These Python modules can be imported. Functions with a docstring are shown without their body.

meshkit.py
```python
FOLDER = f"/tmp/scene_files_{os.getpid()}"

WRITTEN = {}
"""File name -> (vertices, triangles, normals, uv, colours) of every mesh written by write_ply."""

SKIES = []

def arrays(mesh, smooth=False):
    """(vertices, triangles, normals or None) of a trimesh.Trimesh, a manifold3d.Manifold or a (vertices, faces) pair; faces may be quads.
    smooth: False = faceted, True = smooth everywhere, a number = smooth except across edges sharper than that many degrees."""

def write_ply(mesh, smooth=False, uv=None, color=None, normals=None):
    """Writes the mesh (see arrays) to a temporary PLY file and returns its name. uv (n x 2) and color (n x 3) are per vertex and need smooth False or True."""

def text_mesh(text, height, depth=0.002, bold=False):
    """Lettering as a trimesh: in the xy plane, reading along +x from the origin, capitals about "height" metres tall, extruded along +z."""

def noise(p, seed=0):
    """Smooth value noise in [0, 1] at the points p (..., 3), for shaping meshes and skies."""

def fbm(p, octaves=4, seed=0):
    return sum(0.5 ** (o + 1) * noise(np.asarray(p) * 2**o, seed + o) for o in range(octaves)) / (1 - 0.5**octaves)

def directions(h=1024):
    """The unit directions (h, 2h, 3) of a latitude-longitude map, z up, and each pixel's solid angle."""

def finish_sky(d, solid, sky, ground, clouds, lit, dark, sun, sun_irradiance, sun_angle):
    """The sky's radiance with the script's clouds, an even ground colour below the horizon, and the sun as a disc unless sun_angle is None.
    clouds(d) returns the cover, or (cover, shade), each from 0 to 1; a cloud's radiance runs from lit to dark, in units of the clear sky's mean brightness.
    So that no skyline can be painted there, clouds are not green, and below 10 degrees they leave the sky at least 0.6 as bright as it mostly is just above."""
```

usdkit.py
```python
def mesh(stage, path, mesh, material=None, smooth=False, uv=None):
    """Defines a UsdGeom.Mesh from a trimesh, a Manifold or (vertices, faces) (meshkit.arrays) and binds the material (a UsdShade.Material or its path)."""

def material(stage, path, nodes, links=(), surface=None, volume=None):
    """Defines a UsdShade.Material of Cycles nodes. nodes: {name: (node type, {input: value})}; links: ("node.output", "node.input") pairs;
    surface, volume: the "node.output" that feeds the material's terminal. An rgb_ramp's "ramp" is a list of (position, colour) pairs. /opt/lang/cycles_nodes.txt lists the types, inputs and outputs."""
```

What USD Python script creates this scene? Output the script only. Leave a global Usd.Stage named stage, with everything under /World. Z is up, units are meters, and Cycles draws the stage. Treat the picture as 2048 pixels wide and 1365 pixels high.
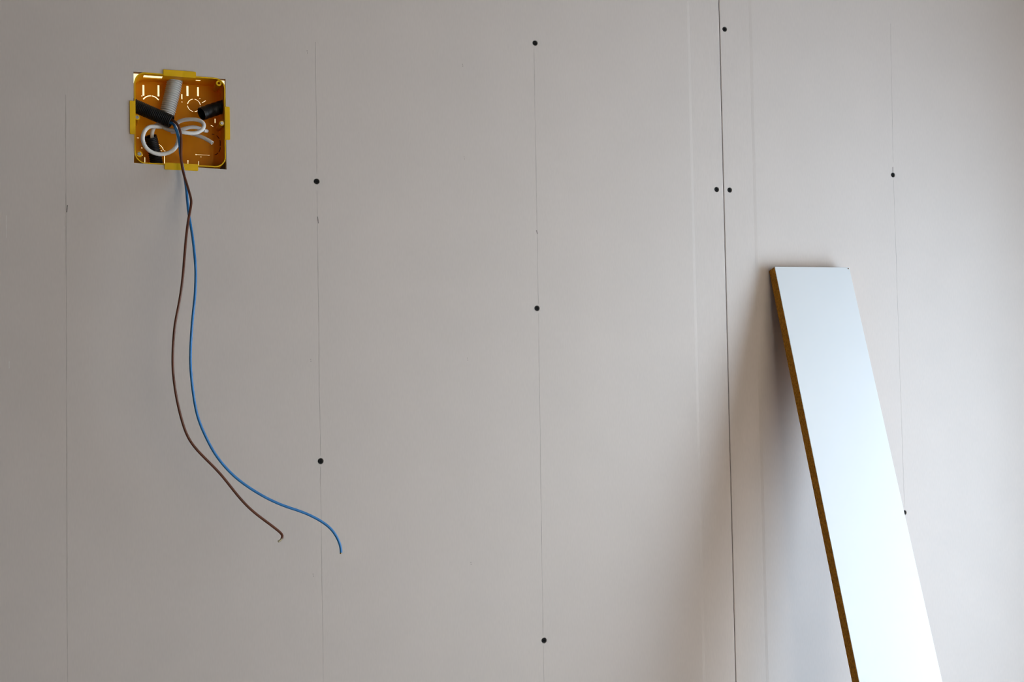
import math
import numpy as np
import trimesh
import usdkit
import manifold3d as m3
from manifold3d import Manifold, CrossSection, JoinType
from scipy.interpolate import CubicSpline
from pxr import Usd, UsdGeom, UsdLux, UsdShade, Gf, Sdf

stage = Usd.Stage.CreateInMemory()
UsdGeom.SetStageUpAxis(stage, UsdGeom.Tokens.z)
UsdGeom.SetStageMetersPerUnit(stage, 1.0)
UsdGeom.Xform.Define(stage, '/World')
UsdGeom.Scope.Define(stage, '/World/Looks')

# ------------------------------------------------------------------ camera
# the boarded wall is the plane y = 0 (x to the right, z up); the camera stands 2 m in front of it, turned 21 degrees to the right
YAW, PITCH, ROLL = 0.37138, 0.03835, -0.01801
CAM = (-0.03138, -2.00675, 1.3)
fwd = np.array([math.sin(YAW) * math.cos(PITCH), math.cos(YAW) * math.cos(PITCH), math.sin(PITCH)])
rgt = np.array([math.cos(YAW), -math.sin(YAW), 0.0])
upv = np.cross(rgt, fwd)
rgt, upv = math.cos(ROLL) * rgt + math.sin(ROLL) * upv, -math.sin(ROLL) * rgt + math.cos(ROLL) * upv
cam = UsdGeom.Camera.Define(stage, '/World/camera')
cam.CreateHorizontalApertureAttr(36.0)
cam.CreateVerticalApertureAttr(36.0 * 1365 / 2048)
cam.CreateFocalLengthAttr(36.0 * 2400 / 2048)
cam.CreateClippingRangeAttr(Gf.Vec2f(0.02, 200))
cam.CreateExposureAttr(0.15)
cam.AddTransformOp().Set(Gf.Matrix4d(*rgt, 0, *upv, 0, *(-fwd), 0, *CAM, 1))

# ------------------------------------------------------------------ sky (even overcast, tinted yellow to paint the glow in the box slots) and the daylight in the window
WINDOW_X, WINDOW_Y, WINDOW_Z = 2.167, (-1.278, -0.503), (0.26, 1.70)
FRONT_Y, FILL_X, FILL_Z = -2.70, (0.80, 2.06), (0.05, 2.30)
dome = UsdLux.DomeLight.Define(stage, '/World/overcast_sky_light')
dome.CreateIntensityAttr(0.42)
dome.CreateColorAttr(Gf.Vec3f(1.0, 0.86, 0.48))
day = UsdLux.RectLight.Define(stage, '/World/window_daylight')
day.CreateWidthAttr(WINDOW_Z[1] - WINDOW_Z[0])
day.CreateHeightAttr(WINDOW_Y[1] - WINDOW_Y[0])
day.CreateIntensityAttr(7.5)
day.CreateColorAttr(Gf.Vec3f(0.80, 1.02, 1.25))
day.AddTranslateOp().Set(Gf.Vec3d(WINDOW_X + 0.002, sum(WINDOW_Y) / 2, sum(WINDOW_Z) / 2))
day.AddRotateYOp().Set(90.0)
fill = UsdLux.RectLight.Define(stage, '/World/added_fill_light')  # added fill lamp behind the camera, lifts mid wall and plank shadow
fill.CreateWidthAttr(FILL_X[1] - FILL_X[0])
fill.CreateHeightAttr(FILL_Z[1] - FILL_Z[0])
fill.CreateIntensityAttr(8.3)
fill.CreateColorAttr(Gf.Vec3f(1.15, 0.985, 0.92))
fill.AddTranslateOp().Set(Gf.Vec3d(sum(FILL_X) / 2, FRONT_Y - 0.002, sum(FILL_Z) / 2))
fill.AddRotateXOp().Set(-90.0)

# ------------------------------------------------------------------ helpers
used = {}


def numbered(path):
    n = used.get(path, -1) + 1
    used[path] = n
    return path if n == 0 else f'{path}_{n:03d}'


def tag(prim, label=None, category=None, group=None, kind=None):
    prim = prim.GetPrim() if hasattr(prim, 'GetPrim') else prim
    for k, v in (('label', label), ('category', category), ('group', group), ('kind', kind)):
        if v:
            prim.SetCustomDataByKey(k, v)
    return prim


def thing(name, label, cat, loc=(0, 0, 0), group=None):
    x = UsdGeom.Xform.Define(stage, numbered('/World/' + name))
    x.AddTranslateOp().Set(Gf.Vec3d(*map(float, loc)))
    x.loc = np.array(loc, float)
    tag(x, label, cat, group)
    LOC[str(x.GetPath())] = np.array(loc, float)
    return x


LOC = {}


def obj(name, mesh, mat, parent=None, smooth=30, label=None):
    """One Mesh prim. Vertices are given in world space and stored relative to the top-level thing's base."""
    base = str(parent.GetPath()) if parent is not None else '/World'
    path = numbered(f'{base}/{name}')
    v, f = vf(mesh)
    off = LOC.get(base, np.zeros(3))
    m = usdkit.mesh(stage, path, (v - off, f), M[mat], smooth)
    LOC[path] = off
    if label:
        tag(m, label)
    return m


def struct(name, mesh, mat, smooth=False):
    m = obj(name, mesh, mat, None, smooth)
    tag(m, kind='structure')
    return m


def vf(mesh):
    if hasattr(mesh, 'to_mesh'):
        q = mesh.to_mesh()
        return np.array(q.vert_properties[:, :3], float), np.array(q.tri_verts, int)
    if isinstance(mesh, trimesh.Trimesh):
        return np.array(mesh.vertices), np.array(mesh.faces)
    return np.asarray(mesh[0], float), np.asarray(mesh[1], int)


def join(*ms):
    vs, fs, n = [], [], 0
    for q in ms:
        v, f = vf(q)
        vs.append(v)
        fs.append(f + n)
        n += len(v)
    return np.vstack(vs), np.vstack(fs)


def box(x0, x1, y0, y1, z0, z1):
    return Manifold.cube((x1 - x0, y1 - y0, z1 - z0)).translate((x0, y0, z0))


def facing(section, y0, y1):
    """A cross-section drawn in (x, z) made solid from y0 to y1."""
    return section.extrude(y1 - y0).transform([[1, 0, 0, 0], [0, 0, 1, y0], [0, 1, 0, 0]])


def rounded(x0, x1, z0, z1, r, seg=32):
    return CrossSection.square((x1 - x0 - 2 * r, z1 - z0 - 2 * r)).translate((x0 + r, z0 + r)).offset(r, JoinType.Round, 2, seg)


def ring2(cx, cz, r, w, seg=48):
    return (CrossSection.circle(r + w / 2, seg) - CrossSection.circle(r - w / 2, seg)).translate((cx, cz))


def spline(points, step):
    p = np.asarray(points, float)
    t = np.r_[0, np.cumsum(np.sqrt(np.linalg.norm(np.diff(p, axis=0), axis=1)))]
    cs = CubicSpline(t, p)
    q = cs(np.linspace(0, t[-1], 60 * len(p)))
    s = np.r_[0, np.cumsum(np.linalg.norm(np.diff(q, axis=0), axis=1))]
    n = max(3, int(s[-1] / step) + 1)
    u = np.linspace(0, s[-1], n)
    return np.stack([np.interp(u, s, q[:, k]) for k in range(3)], 1), u


def frames(c):
    t = np.gradient(c, axis=0)
    t /= np.linalg.norm(t, axis=1, keepdims=True)
    a = np.cross(t[0], [0, 1, 0.2])
    a /= np.linalg.norm(a)
    A = [a]
    for k in range(1, len(c)):
        a = A[-1] - t[k] * (A[-1] @ t[k])
        A.append(a / np.linalg.norm(a))
    A = np.array(A)
    return A, np.cross(t, A)


def sweep(c, radii, sides=16, cap=True):
    """A round tube along the points c; radii per point."""
    A, B = frames(c)
    r = np.broadcast_to(np.asarray(radii, float), (len(c),))
    th = np.arange(sides) / sides * 2 * np.pi
    v = c[:, None] + r[:, None, None] * (np.cos(th)[None, :, None] * A[:, None] + np.sin(th)[None, :, None] * B[:, None])
    v = v.reshape(-1, 3)
    f = []
    for i in range(len(c) - 1):
        for j in range(sides):
            a, b = i * sides + j, i * sides + (j + 1) % sides
            f += [(a, b, b + sides), (a, b + sides, a + sides)]
    if cap:
        n = len(v)
        v = np.vstack([v, c[0], c[-1]])
        e = (len(c) - 1) * sides
        for j in range(sides):
            f += [(n, (j + 1) % sides, j), (n + 1, e + j, e + (j + 1) % sides)]
    return v, np.array(f)


def hollow(c, outer, inner, sides=40):
    """A pipe with an open bore: the outer and inner walls joined by end rings."""
    v1, f1 = sweep(c, outer, sides, False)
    v2, f2 = sweep(c, inner, sides, False)
    n = len(v1)
    f = [f1, f2[:, ::-1] + n]
    e = (len(c) - 1) * sides
    for j in range(sides):
        k = (j + 1) % sides
        f.append([(j, n + j, n + k), (j, n + k, k), (e + j, e + k, n + e + k), (e + j, n + e + k, n + e + j)])
    return np.vstack([v1, v2]), np.vstack(f)


def rib_profile(s, pitch, r, depth):
    ph = (s / pitch) % 1.0
    w = np.clip((0.5 - np.abs(ph - 0.5)) * 5.0 - 0.75, 0, 1)             # rounded crest, groove about as wide
    w = w * w * (3 - 2 * w)
    return r - depth * (1 - w)


# ------------------------------------------------------------------ materials
M = {}


def mat(name, nodes, links, surface='p.BSDF'):
    M[name] = usdkit.material(stage, '/World/Looks/' + name, nodes, links, surface=surface)


def plain(name, color, rough=0.5, spec=0.5, metallic=0.0, vary=0.06, scale=60.0, bump=0.0, bscale=300.0, extra=None):
    c = np.array(color)
    nodes = {'g': ('geometry', {}),
             'n': ('noise_texture', {'scale': scale, 'detail': 3.0}),
             'r': ('rgb_ramp', {'ramp': [(0.3, tuple(c * (1 - vary))), (0.7, tuple(np.minimum(c * (1 + vary), 1)))]}),
             'p': ('principled_bsdf', {'roughness': rough, 'specular_ior_level': spec, 'metallic': metallic, **(extra or {})})}
    links = [('g.position', 'n.vector'), ('n.fac', 'r.fac'), ('r.color', 'p.base_color')]
    if bump:
        nodes['n2'] = ('noise_texture', {'scale': bscale, 'detail': 3.0})
        nodes['b'] = ('bump', {'strength': bump, 'distance': 0.001})
        links += [('g.position', 'n2.vector'), ('n2.fac', 'b.height'), ('b.normal', 'p.normal')]
    mat(name, nodes, links)


# face paper of the plasterboard: fine vertical fibres, slight mottling
PAPER = np.array([0.615, 0.560, 0.528])
mat('board_paper', {
    'g': ('geometry', {}),
    'm': ('mapping', {'scale': (520.0, 520.0, 90.0)}),
    'n': ('noise_texture', {'scale': 1.0, 'detail': 3.0, 'roughness': 0.6}),
    'n2': ('noise_texture', {'scale': 9.0, 'detail': 4.0}),
    'r': ('rgb_ramp', {'ramp': [(0.25, tuple(PAPER * 0.972)), (0.75, tuple(PAPER * 1.028))]}),
    'r2': ('rgb_ramp', {'ramp': [(0.3, (0.975, 0.975, 0.975)), (0.7, (1.0, 1.0, 1.0))]}),
    'mx': ('mix', {'mix_type': 'multiply', 'fac': 1.0}),
    'b': ('bump', {'strength': 0.07, 'distance': 0.0006}),
    'p': ('principled_bsdf', {'roughness': 0.92, 'specular_ior_level': 0.15})},
    [('g.position', 'm.vector'), ('m.vector', 'n.vector'), ('g.position', 'n2.vector'), ('n.fac', 'r.fac'), ('n2.fac', 'r2.fac'),
     ('r.color', 'mx.color1'), ('r2.color', 'mx.color2'), ('mx.color', 'p.base_color'), ('n.fac', 'b.height'), ('b.normal', 'p.normal')])
plain('pencil', tuple(PAPER * 0.80), 0.9, 0.1, vary=0.20, scale=28.0)
plain('pencil_dark', tuple(PAPER * 0.34), 0.9, 0.1, vary=0.25, scale=400.0)
plain('print_grey', tuple(PAPER * 0.62), 0.9, 0.1, vary=0.15, scale=500.0)
plain('scuff', (0.70, 0.67, 0.64), 0.9, 0.1, vary=0.08, scale=200.0)
plain('black_screw', (0.010, 0.009, 0.009), 0.75, 0.2, vary=0.3, scale=900.0, bump=0.3, bscale=2500.0)
plain('torn_paper', (0.33, 0.31, 0.29), 0.95, 0.1, vary=0.3, scale=900.0)
plain('galvanised', (0.50, 0.51, 0.52), 0.4, 0.5, metallic=0.9, vary=0.12, scale=40.0)
plain('bright_zinc', (0.75, 0.76, 0.80), 0.25, 0.5, metallic=1.0, vary=0.08, scale=800.0)
plain('white_laminate', (0.715, 0.74, 0.765), 0.42, 0.25, vary=0.012, scale=3.0, bump=0.03, bscale=900.0)
plain('brown_core', (0.40, 0.165, 0.014), 0.9, 0.12, vary=0.35, scale=260.0, bump=0.7, bscale=700.0)
plain('grey_conduit', (0.56, 0.56, 0.545), 0.45, 0.35, vary=0.03, scale=120.0)
plain('black_conduit', (0.008, 0.0075, 0.008), 0.48, 0.35, vary=0.2, scale=150.0)
plain('white_sheath', (0.80, 0.79, 0.77), 0.42, 0.45, vary=0.03, scale=90.0)
plain('blue_insulation', (0.025, 0.200, 0.520), 0.34, 0.5, vary=0.08, scale=60.0)
plain('brown_insulation', (0.125, 0.038, 0.018), 0.36, 0.5, vary=0.15, scale=60.0)
plain('copper', (0.72, 0.36, 0.20), 0.35, 0.5, metallic=1.0, vary=0.1, scale=900.0)
plain('copper_and_glint', (0.30, 0.25, 0.15), 0.45, 0.5, metallic=0.4, vary=0.2, scale=900.0)
plain('shade_and_chip_brown', (0.10, 0.040, 0.004), 0.7, 0.2, vary=0.1, scale=200.0)
plain('screed', (0.29, 0.275, 0.265), 0.85, 0.2, vary=0.14, scale=6.0, bump=0.2, bscale=40.0)
plain('ceiling_plaster', (0.33, 0.31, 0.29), 0.9, 0.15, vary=0.04, scale=5.0)
plain('room_plaster', (0.29, 0.27, 0.25), 0.9, 0.15, vary=0.05, scale=5.0)
plain('window_frame', (0.78, 0.78, 0.78), 0.4, 0.5, vary=0.02, scale=20.0)
plain('blocker_dark', (0.055, 0.035, 0.02), 0.9, 0.1, vary=0.2, scale=30.0)
plain('soil', (0.12, 0.10, 0.08), 0.95, 0.1, vary=0.3, scale=8.0)
mat('window_glass', {'f': ('fresnel', {'IOR': 1.45}), 't': ('transparent_bsdf', {'color': (0.97, 0.98, 0.98)}), 'q': ('glossy_bsdf', {'color': (1, 1, 1), 'roughness': 0.02}),
                     'mx': ('mix_closure', {})}, [('f.fac', 'mx.fac'), ('t.BSDF', 'mx.closure1'), ('q.BSDF', 'mx.closure2')], 'mx.closure')
# yellow moulded plastic: it lets some of the daylight behind the wall glow through
for nm, tr, c0 in (('yellow_inner_shade', 0.26, (0.76, 0.355, 0.002)), ('yellow_lit', 0.05, (0.80, 0.47, 0.006))):  # one plastic in two tones: shade painted into the body, light into rim and tabs
    mat(nm, {'g': ('geometry', {}), 'n': ('noise_texture', {'scale': 45.0, 'detail': 3.0}),
             'r': ('rgb_ramp', {'ramp': [(0.3, c0), (0.7, tuple(1.07 * q for q in c0))]}),
             'p': ('principled_bsdf', {'roughness': 0.42, 'specular_ior_level': 0.25}),
             't': ('translucent_bsdf', {'color': (0.80, 0.38, 0.01)}), 'mx': ('mix_closure', {'fac': tr})},
        [('g.position', 'n.vector'), ('n.fac', 'r.fac'), ('r.color', 'p.base_color'), ('p.BSDF', 'mx.closure1'), ('t.BSDF', 'mx.closure2')], 'mx.closure')

# ------------------------------------------------------------------ structure: floor, ceiling, walls, window
H, T = 2.75, 0.0125
XL, XR, YF = -3.40, WINDOW_X, FRONT_Y
struct('floor', box(XL - 0.12, XR + 0.15, YF - 0.12, 0.10, -0.15, 0.0), 'screed')
struct('ceiling', box(XL - 0.12, XR + 0.15, YF - 0.12, 0.10, H, H + 0.15), 'ceiling_plaster')
struct('wall_left', box(XL - 0.12, XL, YF - 0.12, 0.10, 0.0, H), 'room_plaster')
struct('wall_front', box(XL, XR, YF - 0.12, YF, 0.0, H) - box(FILL_X[0], FILL_X[1], YF - 0.3, YF + 0.1, FILL_Z[0], FILL_Z[1]), 'room_plaster')
struct('wall_right', box(XR, XR + 0.12, YF - 0.12, 0.10, 0.0, H) - box(XR - 0.1, XR + 0.3, WINDOW_Y[0], WINDOW_Y[1], WINDOW_Z[0], WINDOW_Z[1]), 'room_plaster')
struct('ground', box(-30, 30, 0.10, 30, -0.30, -0.15), 'soil')

win = UsdGeom.Xform.Define(stage, '/World/window_1')
tag(win, kind='structure')
fr = box(XR + 0.01, XR + 0.06, WINDOW_Y[0], WINDOW_Y[1], WINDOW_Z[0], WINDOW_Z[1]) - box(XR, XR + 0.1, WINDOW_Y[0] + 0.03, WINDOW_Y[1] - 0.03, WINDOW_Z[0] + 0.03, WINDOW_Z[1] - 0.03)
obj('window_frame', fr, 'window_frame', win, False)
obj('pane', box(XR + 0.032, XR + 0.038, WINDOW_Y[0] + 0.03, WINDOW_Y[1] - 0.03, WINDOW_Z[0] + 0.03, WINDOW_Z[1] - 0.03), 'window_glass', win, False)

dr = UsdGeom.Xform.Define(stage, '/World/added_fill_door_1')  # frame and glass made up round the added fill lamp
tag(dr, kind='structure')
obj('added_door_frame', box(FILL_X[0], FILL_X[1], YF - 0.07, YF - 0.012, FILL_Z[0], FILL_Z[1]) - box(FILL_X[0] + 0.06, FILL_X[1] - 0.06, YF - 0.1, YF, FILL_Z[0] + 0.08, FILL_Z[1] - 0.06), 'window_frame', dr, False)
obj('pane', box(FILL_X[0] + 0.06, FILL_X[1] - 0.06, YF - 0.045, YF - 0.039, FILL_Z[0] + 0.08, FILL_Z[1] - 0.06), 'window_glass', dr, False)

# the boarded wall: plasterboard sheets with tapered, rounded long edges, screwed to upright metal studs
SCREWS = [(0.8059, 1.9288), (0.3991, 1.6552), (0.7999, 1.4419), (0.4003, 1.1810), (0.8014, 0.8442),
          (1.2085, 1.9920), (1.1816, 1.6754), (1.2107, 1.6757), (1.6005, 1.7236), (1.6036, 1.0291)]
SEAM = 1.1972
HOLE = [(0.1029, 1.8203), (0.2488, 1.8194), (0.2491, 1.6683), (0.1029, 1.6717)]


def surface_y(x):
    """Depth of the paper face at x (the sheets thin out towards the joint)."""
    d = abs(x - SEAM)
    return float(np.interp(d, [0.0, 0.003, 0.066, 0.072], [0.0015, 0.00125, 0.0006, 0.0]))


def sheet(x0, x1, taper0, taper1):
    pts = []
    if taper0:
        pts += [(x0, T), (x0, 0.0042)]
        pts += [(x0 + 0.0017 - 0.0017 * math.cos(a), 0.00125 + 0.0017 - 0.0017 * math.sin(a)) for a in np.linspace(0.15, math.pi / 2, 7)]
        pts += [(x0 + 0.066, 0.0006), (x0 + 0.072, 0.0)]
    else:
        pts += [(x0, T), (x0, 0.0)]
    if taper1:
        pts += [(x1 - 0.072, 0.0), (x1 - 0.066, 0.0006)]
        pts += [(x1 - 0.0017 + 0.0017 * math.sin(a), 0.00125 + 0.0017 - 0.0017 * math.cos(a)) for a in np.linspace(0, math.pi / 2 - 0.15, 7)]
        pts += [(x1, 0.0042), (x1, T)]
    else:
        pts += [(x1, 0.0), (x1, T)]
    m = CrossSection([pts], m3.FillRule.NonZero).extrude(H)
    for sx, sz in SCREWS:
        if x0 < sx < x1:
            y = surface_y(sx)
            dim = Manifold.cylinder(0.004, 0.0056, 0.0040, 24).transform([[1, 0, 0, sx], [0, 0, 1, y - 0.0006], [0, 1, 0, sz]])
            m = m - dim
    return m


wall = UsdGeom.Xform.Define(stage, '/World/wall_back')
tag(wall, kind='structure')
left_sheet = sheet(-1.304, SEAM - 0.00055, False, True) - facing(CrossSection([HOLE], m3.FillRule.NonZero), -0.01, 0.03)
obj('plasterboard', left_sheet, 'board_paper', wall, False)
obj('plasterboard', sheet(SEAM + 0.00055, XR, True, False), 'board_paper', wall, False)
obj('plasterboard', sheet(XL, -1.306, False, False), 'board_paper', wall, False)
for sx in (-1.305, -0.80, -0.40, 0.0, 0.40, 0.80, SEAM, 1.60, 2.0):
    stud = box(sx - 0.025, sx + 0.025, T, T + 0.0008, 0, H) + box(sx - 0.025, sx - 0.0242, T, T + 0.05, 0, H) + box(sx - 0.025, sx + 0.025, T + 0.0492, T + 0.05, 0, H)
    obj('stud', stud, 'galvanised', wall, False)
for x0, x1 in ((0.028, 0.1205), (0.2275, 0.372)):  # unseen dark blocks added to keep the box's lower corner gaps black
    obj('gap_blocker', box(x0, x1, 0.0545, 0.090, 1.56, 1.692), 'blocker_dark', wall, False)
# pencil lines over the studs, short ticks, the maker's tiny printed ciphers and scuffs on the paper
for x0, z0, x1, z1 in ((0.0002, 1.775, -0.0004, 0.80), (0.4002, 1.8950, 0.4001, 1.668), (0.3999, 1.640, 0.4003, 1.190), (0.4003, 1.172, 0.4009, 0.78),
                       (0.8036, 1.918, 0.8029, 1.45), (0.8027, 1.433, 0.7998, 0.853), (0.8002, 0.835, 0.7998, 0.74),
                       (1.6057, 2.04, 1.6018, 1.75), (1.6015, 1.714, 1.6040, 1.04), (1.6050, 1.02, 1.6070, 0.66)):
    n = 24
    z = np.linspace(z0, z1, n)
    x = np.linspace(x0, x1, n) + 0.0002 * np.sin(z * 37.0)
    w = 0.00042
    v = np.array([(a + s * w, yy, b) for a, b in zip(x, z) for s in (-1, 1) for yy in (-0.00012, 0.00005)])
    f = []
    for i in range(n - 1):
        a = i * 4
        f += [(a, a + 2, a + 6), (a, a + 6, a + 4), (a + 1, a, a + 4), (a + 1, a + 4, a + 5), (a + 2, a + 3, a + 7), (a + 2, a + 7, a + 6)]
    obj('pencil_line', (v, np.array(f)), 'pencil', wall, False)
for x, za, zb, lean in ((0.0016, 1.5995, 1.5880, 0.0006), (0.4008, 1.5950, 1.5835, -0.0006), (0.8027, 1.5840, 1.5775, -0.0008), (1.6005, 1.7400, 1.7290, 0.0)):
    obj('pencil_tick', facing(CrossSection([[(x - lean - 0.0007, zb), (x - lean + 0.0007, zb), (x + lean + 0.0007, za), (x + lean - 0.0007, za)]], m3.FillRule.NonZero), -0.00014, 0.0002), 'pencil_dark', wall, False)
for x in (0.3856, 0.6650):
    for z in (1.8760, 1.7090, 1.3505, 0.9910):
        if (x, z) == (0.3856, 1.7090):
            continue
        mark = facing(CrossSection.square((0.0016, 0.0014)).translate((x - 0.0008, z + 0.0014)), -0.00012, 0.0002) + facing(CrossSection.square((0.0012, 0.0020)).translate((x - 0.0002, z - 0.0024)), -0.00012, 0.0002)
        obj('printed_mark', mark, 'print_grey', wall, False)
for x, z0, z1, w in ((-0.0868, 1.545, 1.580, 0.0007), (-0.0835, 1.343, 1.354, 0.0010)):
    obj('scuff_mark', facing(CrossSection.square((w, z1 - z0)).translate((x, z0)), -0.00011, 0.0002), 'scuff', wall, False)

# ------------------------------------------------------------------ yellow wall box set into the square cut-out
BX0, BX1, BZ0, BZ1 = 0.1040, 0.2482, 1.6712, 1.8200
DEPTH = 0.052
YB = 0.050                                                                # inner face of the box's back
GREY = [(0.1760, 0.0330, 1.8440), (0.1727, 0.0335, 1.8287), (0.1677, 0.034, 1.8031), (0.1628, 0.0345, 1.7819), (0.1570, 0.0350, 1.7589)]
BLACKL = [(0.0879, 0.0230, 1.7776), (0.1078, 0.0190, 1.7682), (0.1331, 0.0130, 1.7567), (0.1623, 0.0050, 1.7433)]
BLACKR = [(0.2667, 0.0300, 1.7874), (0.2437, 0.0260, 1.7772), (0.2258, 0.0210, 1.7690), (0.2114, 0.0160, 1.7619)]
BLACKB = [(0.1428, 0.0350, 1.6583), (0.1406, 0.0350, 1.6798), (0.1368, 0.0350, 1.7011), (0.1309, 0.0290, 1.7220)]


def along(points, r):
    c, _ = spline(points, 0.004)
    out = Manifold()
    s = Manifold.sphere(r, 24)
    for a, b in zip(c[:-1], c[1:]):
        out = out + Manifold.batch_hull([s.translate(tuple(a)), s.translate(tuple(b))])
    return out


outer = facing(rounded(BX0, BX1, BZ0, BZ1, 0.0175), -0.0009, DEPTH)
inner = facing(rounded(BX0 + 0.0017, BX1 - 0.0017, BZ0 + 0.0017, BZ1 - 0.0017, 0.0158), -0.01, YB)
shell = outer - inner
bosses = Manifold()
for bx, bz, r in ((0.1083, 1.7462, 0.0042), (0.2424, 1.7449, 0.0042), (0.1114, 1.6868, 0.0048), (0.2381, 1.8118, 0.0046)):
    bosses = bosses + facing(CrossSection.circle(r, 32).translate((bx, bz)), 0.0008, 0.046)
bosses = bosses ^ facing(rounded(BX0, BX1, BZ0, BZ1, 0.0175), -0.002, DEPTH)
bosses = bosses - facing(CrossSection.circle(0.0022, 24).translate((0.2381, 1.8118)), -0.001, 0.02)
shell = shell + bosses
for path, r in ((GREY, 0.0129), (BLACKL, 0.0114), (BLACKR, 0.0116), (BLACKB, 0.0108)):
    shell = shell - along(path[:3] if path is not GREY else path[:2], r)


def slot(x0, x1, z0, z1, y0=YB - 0.003, y1=DEPTH + 0.003, r=0.0007):
    return facing(rounded(x0, x1, z0, z1, min(r, (x1 - x0) / 2.01, (z1 - z0) / 2.01), 12), y0, y1)


cuts = Manifold()
for x0, x1, z0, z1 in ((0.1203, 0.1234, 1.7940, 1.8125), (0.1444, 0.1475, 1.7945, 1.8138), (0.1911, 0.1946, 1.7985, 1.8160), (0.2086, 0.2115, 1.7995, 1.8155),
                       (0.1827, 0.1847, 1.7925, 1.8015), (0.1828, 0.1848, 1.7870, 1.7888), (0.1184, 0.1205, 1.7925, 1.7945), (0.2122, 0.2140, 1.7950, 1.7966),
                       (0.2371, 0.2386, 1.7555, 1.7635), (0.1110, 0.1146, 1.7222, 1.7236), (0.1230, 0.1240, 1.6810, 1.6915), (0.1542, 0.1553, 1.6800, 1.6955),
                       (0.1923, 0.1933, 1.6805, 1.6885), (0.1917, 0.1939, 1.6880, 1.6900), (0.2098, 0.2109, 1.6805, 1.6895), (0.2055, 0.2285, 1.6997, 1.7006),
                       (0.2050, 0.2072, 1.6992, 1.7011), (0.2132, 0.2150, 1.6958, 1.6974), (0.1490, 0.1506, 1.7030, 1.7046), (0.1545, 0.1562, 1.7030, 1.7046),
                       (0.1175, 0.1200, 1.7060, 1.7072), (0.1186, 0.1200, 1.6935, 1.6960)):
    cuts = cuts + slot(x0, x1, z0, z1)
# the round knock-outs: arcs cut right through, held by bridges
def arcs(cx, cz, r, w, spans):
    out = CrossSection()
    rr = ring2(cx, cz, r, w)
    for a0, a1 in spans:
        k = [(cx, cz)] + [(cx + 3 * r * math.cos(math.radians(a)), cz + 3 * r * math.sin(math.radians(a))) for a in np.linspace(a0, a1, 12)]
        out = out + (rr ^ CrossSection([k], m3.FillRule.NonZero))
    return facing(out, YB - 0.003, DEPTH + 0.003)


cuts = cuts + arcs(0.2033, 1.7836, 0.0105, 0.0013, ((6, 84), (98, 172), (186, 262), (276, 352)))
cuts = cuts + arcs(0.1340, 1.7800, 0.0148, 0.0021, ((35, 86), (91, 148)))
cuts = cuts + arcs(0.1400, 1.7020, 0.0135, 0.0012, ((12, 62),))
cuts = cuts + arcs(0.2290, 1.7420, 0.0095, 0.0012, ((52, 80),))
cuts = cuts + slot(-0.0040, 0.0040, -0.0006, 0.0006).transform([[0.82, 0, -0.57, 0.2196], [0, 1, 0, 0], [0.57, 0, 0.82, 1.7908]])
# openings in the top: a long knock-out and a fine one
cuts = cuts + box(0.1195, 0.1495, 0.0105, 0.0300, 1.81, 1.83) + box(0.2030, 0.2110, 0.0175, 0.0275, 1.81, 1.83)
shell = shell - cuts

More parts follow.
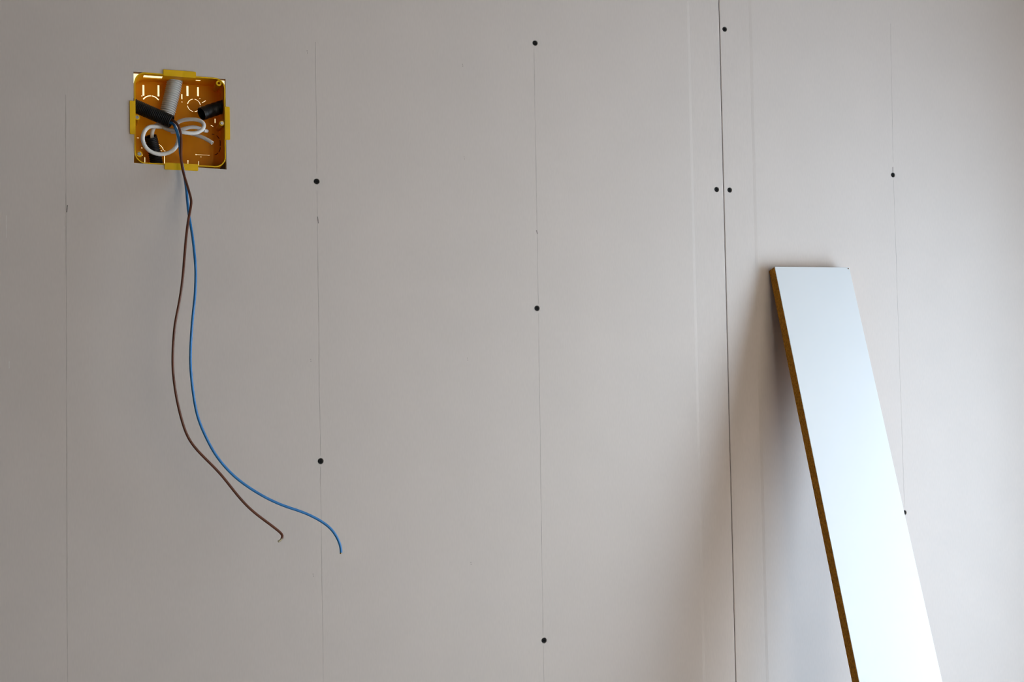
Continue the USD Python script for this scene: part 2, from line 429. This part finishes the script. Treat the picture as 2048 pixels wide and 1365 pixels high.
jb = thing('junction_box', 'square yellow plastic wall box set in the plasterboard cut-out', 'junction box', (0.1761, 0.0, BZ0))
edge = box(0, 1, -0.01, 0.0016, 1, 2)
obj('body', shell - edge, 'yellow_inner_shade', jb, 25)
obj('rim', shell ^ edge, 'yellow_lit', jb, 25)
for x0, x1, z0, z1 in ((0.1489, 0.2010, BZ1 - 0.0030, 1.8272), (0.1502, 0.2034, 1.6632, BZ0 + 0.0032), (0.0966, BX0 + 0.0012, 1.7178, 1.7722), (BX1 - 0.0012, 0.2552, 1.7175, 1.7728)):
    t = facing(rounded(x0, x1, z0, z1, 0.0018, 16), -0.0014, -0.0002) + facing(rounded(x0 + 0.0004, x1 - 0.0004, z0 + 0.0004, z1 - 0.0004, 0.0016, 16), -0.0017, -0.0012)
    obj('mounting_tab', t, 'yellow_lit', jb, 30)
for bx, bz, r in ((0.1083, 1.7462, 0.0026), (0.2424, 1.7449, 0.0026), (0.1114, 1.6868, 0.0030)):
    s = facing(CrossSection.circle(r, 28).translate((bx, bz)), -0.0006, 0.0020) + facing(CrossSection.circle(r * 0.8, 28).translate((bx, bz)), -0.0010, 0.0)
    s = s - facing(CrossSection.square((r * 1.3, r * 0.32), True).translate((bx, bz)) + CrossSection.square((r * 0.32, r * 1.3), True).translate((bx, bz)), -0.003, 0.0006)
    obj('fixing_screw', s, 'bright_zinc', jb, 30, label='small bright metal screw')
# outline of the large knock-out low on the right that is still closed: dark strips paint the shade in its unlit groove
grv = []
for a0, a1 in ((-78, -50), (-42, -12), (-5, 28), (36, 62), (80, 98)):
    pts = [(0.2340 + 0.0128 * math.cos(math.radians(a)), YB - 0.0004, 1.7185 + 0.0178 * math.sin(math.radians(a))) for a in np.linspace(a0, a1, 8)]
    pts = np.array(pts)
    pts[:, 0] = np.minimum(pts[:, 0], BX1 - 0.0024)
    grv.append(sweep(pts, 0.0006, 8))
obj('knockout_shade', join(*grv), 'shade_and_chip_brown', jb, 40, label='dark strips painting the shade in a closed knock-out groove')


# ------------------------------------------------------------------ corrugated conduits ending inside the box
def conduit(points, r, pitch, depth, sides=44):
    c, s = spline(points, min(pitch, 0.004) / 12)
    o = rib_profile(s, pitch, r, depth)
    return hollow(c, o, o - 0.0010, sides)


g = thing('grey_conduit', 'light grey corrugated conduit coming through the top of the yellow box', 'conduit', GREY[-1])
obj('corrugated_tube', conduit(GREY, 0.0126, 0.0036, 0.0022), 'grey_conduit', g, 50)
k = thing('black_conduit', 'black ribbed conduit from the box\'s left side with two wires leaving its end', 'conduit', BLACKL[-1])
obj('corrugated_tube', conduit(BLACKL, 0.0110, 0.0029, 0.0008), 'black_conduit', k, 50)
k = thing('black_conduit', 'short black conduit stub entering the yellow box from its right side', 'conduit', BLACKR[-1])
obj('corrugated_tube', conduit(BLACKR, 0.0112, 0.0105, 0.0004), 'black_conduit', k, 50)
k = thing('black_conduit', 'black ribbed conduit rising from the bottom of the box behind the white cable ring', 'conduit', BLACKB[-1])
obj('corrugated_tube', conduit(BLACKB, 0.0104, 0.0034, 0.0012), 'black_conduit', k, 50)

# ------------------------------------------------------------------ white cables coiled in the box
CABA = [(0.1376, 0.0340, 1.7012), (0.1337, 0.0290, 1.7190), (0.1342, 0.0290, 1.7315), (0.1399, 0.0300, 1.7412), (0.1479, 0.0315, 1.7453), (0.1533, 0.0290, 1.7426), (0.1488, 0.0235, 1.7379), (0.1369, 0.0140, 1.7359), (0.1259, 0.0040, 1.7315), (0.1188, -0.0030, 1.7223), (0.1162, -0.0060, 1.7093), (0.1211, -0.0060, 1.6966), (0.1311, -0.0060, 1.6891), (0.1443, -0.0060, 1.6869), (0.1577, -0.0050, 1.6907), (0.1676, -0.0010, 1.7002), (0.1727, 0.0060, 1.7142), (0.1723, 0.0125, 1.7271), (0.1697, 0.0180, 1.7363), (0.1723, 0.0190, 1.7442), (0.1811, 0.0115, 1.7485), (0.1939, 0.0040, 1.7490), (0.2053, -0.0010, 1.7470), (0.2121, -0.0040, 1.7410), (0.2110, -0.0060, 1.7331), (0.2037, -0.0060, 1.7268), (0.1918, -0.0060, 1.7240), (0.1791, -0.0060, 1.7249), (0.1686, -0.0010, 1.7278), (0.1608, 0.0085, 1.7301), (0.1537, 0.0170, 1.7343), (0.1472, 0.0235, 1.7402)]
CABB = [(0.1640, 0.0310, 1.7325), (0.1712, 0.0265, 1.7322), (0.1826, 0.0160, 1.7352), (0.1950, 0.0110, 1.7376), (0.2054, 0.0090, 1.7366), (0.2145, 0.0110, 1.7339), (0.2201, 0.0170, 1.7340)]
CABC = [(0.1700, 0.0340, 1.7390), (0.1777, 0.0310, 1.7350), (0.1899, 0.0250, 1.7310), (0.2018, 0.0150, 1.7260), (0.2137, 0.0050, 1.7195), (0.2263, -0.0030, 1.7104)]


def cable(points, r, label, core_color='white_sheath'):
    t = thing('white_cable', label, 'cable', points[0])
    c, s = spline(points, 0.0015)
    body = hollow(c, r, r - 0.0009, 20)
    obj('sheath', body, 'white_sheath', t, 50)
    d = c[-1] - c[-3]
    d /= np.linalg.norm(d)
    core = np.array([c[-1] - d * 0.012, c[-1] - d * 0.004, c[-1] + d * 0.0002])
    obj('core', sweep(core, r - 0.0010, 16), core_color, t, 40, label='dark cut core at the end' if core_color != 'white_sheath' else None)
    return t


cable(CABA, 0.0032, 'white sheathed cable from the lower conduit coiled in a large ring')
cable(CABB, 0.0030, 'white cable strand crossing behind the upper loop with its end tucked right')
cable(CABC, 0.0031, 'white cable end pointing down to the right with a cut core showing', 'copper_and_glint')

# ------------------------------------------------------------------ the two wires hanging from the left conduit
BROWN = [(0.1432, 0.0105, 1.7557), (0.1563, 0.0045, 1.7490), (0.1646, -0.0010, 1.7440), (0.1710, -0.0105, 1.7341), (0.1749, -0.0160, 1.7157), (0.1747, -0.0175, 1.6854), (0.1768, -0.0210, 1.6598), (0.1820, -0.0320, 1.6343), (0.1854, -0.0426, 1.6166), (0.1860, -0.0534, 1.6030), (0.1827, -0.0619, 1.5857), (0.1789, -0.0707, 1.5684), (0.1738, -0.0794, 1.5317), (0.1680, -0.0879, 1.4759), (0.1616, -0.0900, 1.4352), (0.1559, -0.0923, 1.4056), (0.1524, -0.0943, 1.3669), (0.1520, -0.0966, 1.3360), (0.1560, -0.0987, 1.2975), (0.1630, -0.1008, 1.2628), (0.1744, -0.1031, 1.2295), (0.1942, -0.1052, 1.2028), (0.2201, -0.1072, 1.1743), (0.2423, -0.1095, 1.1448), (0.2647, -0.1116, 1.1184), (0.2873, -0.1137, 1.0987), (0.3070, -0.1160, 1.0823), (0.3132, -0.1180, 1.0744), (0.3115, -0.1203, 1.0693), (0.3060, -0.1224, 1.0660)]
BLUE = [(0.1432, 0.0125, 1.7490), (0.1561, 0.0085, 1.7428), (0.1636, 0.0040, 1.7404), (0.1683, -0.0088, 1.7267), (0.1719, -0.0115, 1.7118), (0.1743, -0.0115, 1.6861), (0.1778, -0.0140, 1.6629), (0.1815, -0.0143, 1.6411), (0.1824, -0.0248, 1.6189), (0.1830, -0.0383, 1.5926), (0.1846, -0.0498, 1.5710), (0.1867, -0.0666, 1.5413), (0.1880, -0.0813, 1.5083), (0.1888, -0.0823, 1.4885), (0.1873, -0.0834, 1.4531), (0.1847, -0.0844, 1.4295), (0.1813, -0.0855, 1.3943), (0.1794, -0.0865, 1.3592), (0.1798, -0.0876, 1.3319), (0.1832, -0.0886, 1.2970), (0.1896, -0.0897, 1.2619), (0.2014, -0.0908, 1.2306), (0.2163, -0.0918, 1.2021), (0.2374, -0.0929, 1.1750), (0.2601, -0.0939, 1.1545), (0.2909, -0.0950, 1.1336), (0.3220, -0.0960, 1.1179), (0.3495, -0.0971, 1.1070), (0.3772, -0.0981, 1.0921), (0.3946, -0.0992, 1.0776), (0.4047, -0.1002, 1.0620), (0.4092, -0.1013, 1.0483), (0.4096, -0.1023, 1.0372)]


def wire(name, points, r, m, label, tip):
    t = thing(name, label, 'wire', points[0])
    c, s = spline(points, 0.0025)
    k = int(np.searchsorted(s, s[-1] - tip))
    obj('insulation', sweep(c[:k + 1], r, 14), m, t, 50)
    obj('copper_and_glint_tip', sweep(c[k:], r * 0.86, 12), 'copper_and_glint', t, 40, label='dull bare metal end, on the brown hook a painted light catch')  # tan stretch on the brown hook paints a light catch; blue tip is bare


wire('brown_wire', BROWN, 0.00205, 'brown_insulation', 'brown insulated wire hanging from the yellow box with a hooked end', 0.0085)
wire('blue_wire', BLUE, 0.00215, 'blue_insulation', 'blue insulated wire hanging from the yellow box down the wall', 0.0026)

# ------------------------------------------------------------------ drywall screws
WHERE = ['black screw high on the middle stud line, topmost of its column', 'black screw to the right of the yellow box, above the pencil tick',
         'black screw at mid height on the middle stud line', 'black screw to the right of the two wires, above the blue wire\'s end',
         'black screw near the bottom of the middle stud line', 'black screw just right of the board joint, high above the side-by-side pair',
         'black screw just left of the board joint, one of a side-by-side pair', 'black screw just right of the board joint, one of a side-by-side pair',
         'black screw in the right sheet, above the top of the white plank', 'black screw half hidden behind the right edge of the white plank']


def head_mesh():
    prof = [(0.0, 0.00055), (0.0026, 0.00045), (0.0038, 0.0003), (0.00425, 0.0006), (0.0040, 0.0012), (0.0028, 0.0030), (0.0019, 0.0050), (0.0, 0.0052)]
    cs = CrossSection([[(r, -y) for r, y in prof][::-1]], m3.FillRule.Positive)
    if cs.is_empty():
        cs = CrossSection([[(r, -y) for r, y in prof]], m3.FillRule.Positive)
    h = cs.revolve(28)                                                    # axis along z, face up
    h = h.transform([[1, 0, 0, 0], [0, 0, -1, 0], [0, 1, 0, 0]])
    cross = CrossSection.square((0.0044, 0.0010), True) + CrossSection.square((0.0010, 0.0044), True)
    return h - facing(cross, -0.001, 0.0022)


HEAD = head_mesh()
SHANK = Manifold.cylinder(0.022, 0.0017, 0.0012, 14).transform([[1, 0, 0, 0], [0, 0, 1, 0.0045], [0, 1, 0, 0]])
rng = np.random.default_rng(5)
burr = []
for a in np.linspace(0, 2 * np.pi, 15)[:-1]:
    ro, h = 0.0050 + rng.uniform(0.0, 0.0012), rng.uniform(0.0002, 0.0006)
    a0, a1 = a - 0.20 * rng.uniform(0.6, 1.1), a + 0.20 * rng.uniform(0.6, 1.1)
    v = np.array([(0.0046 * math.cos(a0), 0.0004, 0.0046 * math.sin(a0)), (0.0046 * math.cos(a1), 0.0004, 0.0046 * math.sin(a1)), (ro * math.cos(a), -h * 0.5, ro * math.sin(a)), (0.0049 * math.cos(a), 0.0010, 0.0049 * math.sin(a))])
    burr.append((v, np.array([(0, 1, 2), (0, 2, 3), (1, 3, 2), (0, 3, 1)])))
first = None
for (sx, sz), lab in zip(SCREWS, WHERE):
    loc = (sx, surface_y(sx) + 0.0002, sz)
    if first is None:
        sc = thing('drywall_screw', lab, 'screw', (0, 0, 0), 'drywall screws')
        obj('head', HEAD, 'black_screw', sc, 30)
        obj('shank', SHANK, 'black_screw', sc, 30)
        obj('torn_paper', join(*burr), 'torn_paper', sc, False, label='ragged torn paper round the head')
        sc.GetPrim().GetAttribute('xformOp:translate').Set(Gf.Vec3d(*loc))
        first = sc
    else:
        x = UsdGeom.Xform.Define(stage, numbered('/World/drywall_screw'))
        x.AddTranslateOp().Set(Gf.Vec3d(*loc))
        x.AddRotateYOp().Set(float(rng.uniform(0, 360)))
        x.GetPrim().GetReferences().AddInternalReference(first.GetPath())
        x.GetPrim().SetInstanceable(True)
        x.SetXformOpOrder(x.GetOrderedXformOps())
        tag(x, lab, 'screw', 'drywall screws')

# ------------------------------------------------------------------ white-faced plank leaning against the wall
PB = np.array([1.29451, -0.0002, 1.51870])
PX, PL, PN = np.array([0.998973, -0.044754, 0.007140]), np.array([0.006466, 0.296684, 0.954954]), np.array([-0.044856, -0.953926, 0.296669])
PW, PT, PLEN = 0.1701, 0.0205, 1.5887


def slab(w0, w1, l0, l1, t0, t1, ch):
    q = Manifold.batch_hull([box(w0 + ch, w1 - ch, l0 + ch, l1 - ch, t0, t1), box(w0, w1, l0 + ch, l1 - ch, t0 + ch, t1 - ch), box(w0 + ch, w1 - ch, l0, l1, t0 + ch, t1 - ch)])
    return q.transform(np.c_[np.c_[PX, -PL, PN], PB])


pk = thing('leaning_plank', 'white-faced plank with a raw brown edge leaning on the wall', 'plank', PB - PLEN * PL)
obj('core', slab(0, PW, 0, PLEN, 0.0, PT, 0.0005), 'brown_core', pk, False, label='raw brown pressed-fibre core')
obj('front_laminate', slab(0.0006, PW + 0.0002, -0.0003, PLEN, PT - 0.0002, PT + 0.0011, 0.0004), 'white_laminate', pk, False, label='smooth white laminate face')
chip = Manifold.cylinder(0.0004, 0.0016, 0.0012, 8).translate((PW - 0.0030, 0.0025, PT + 0.0009)).transform(np.c_[np.c_[PX, -PL, PN], PB])
obj('chip', chip, 'shade_and_chip_brown', pk, False, label='tiny dark chip at the top right corner')
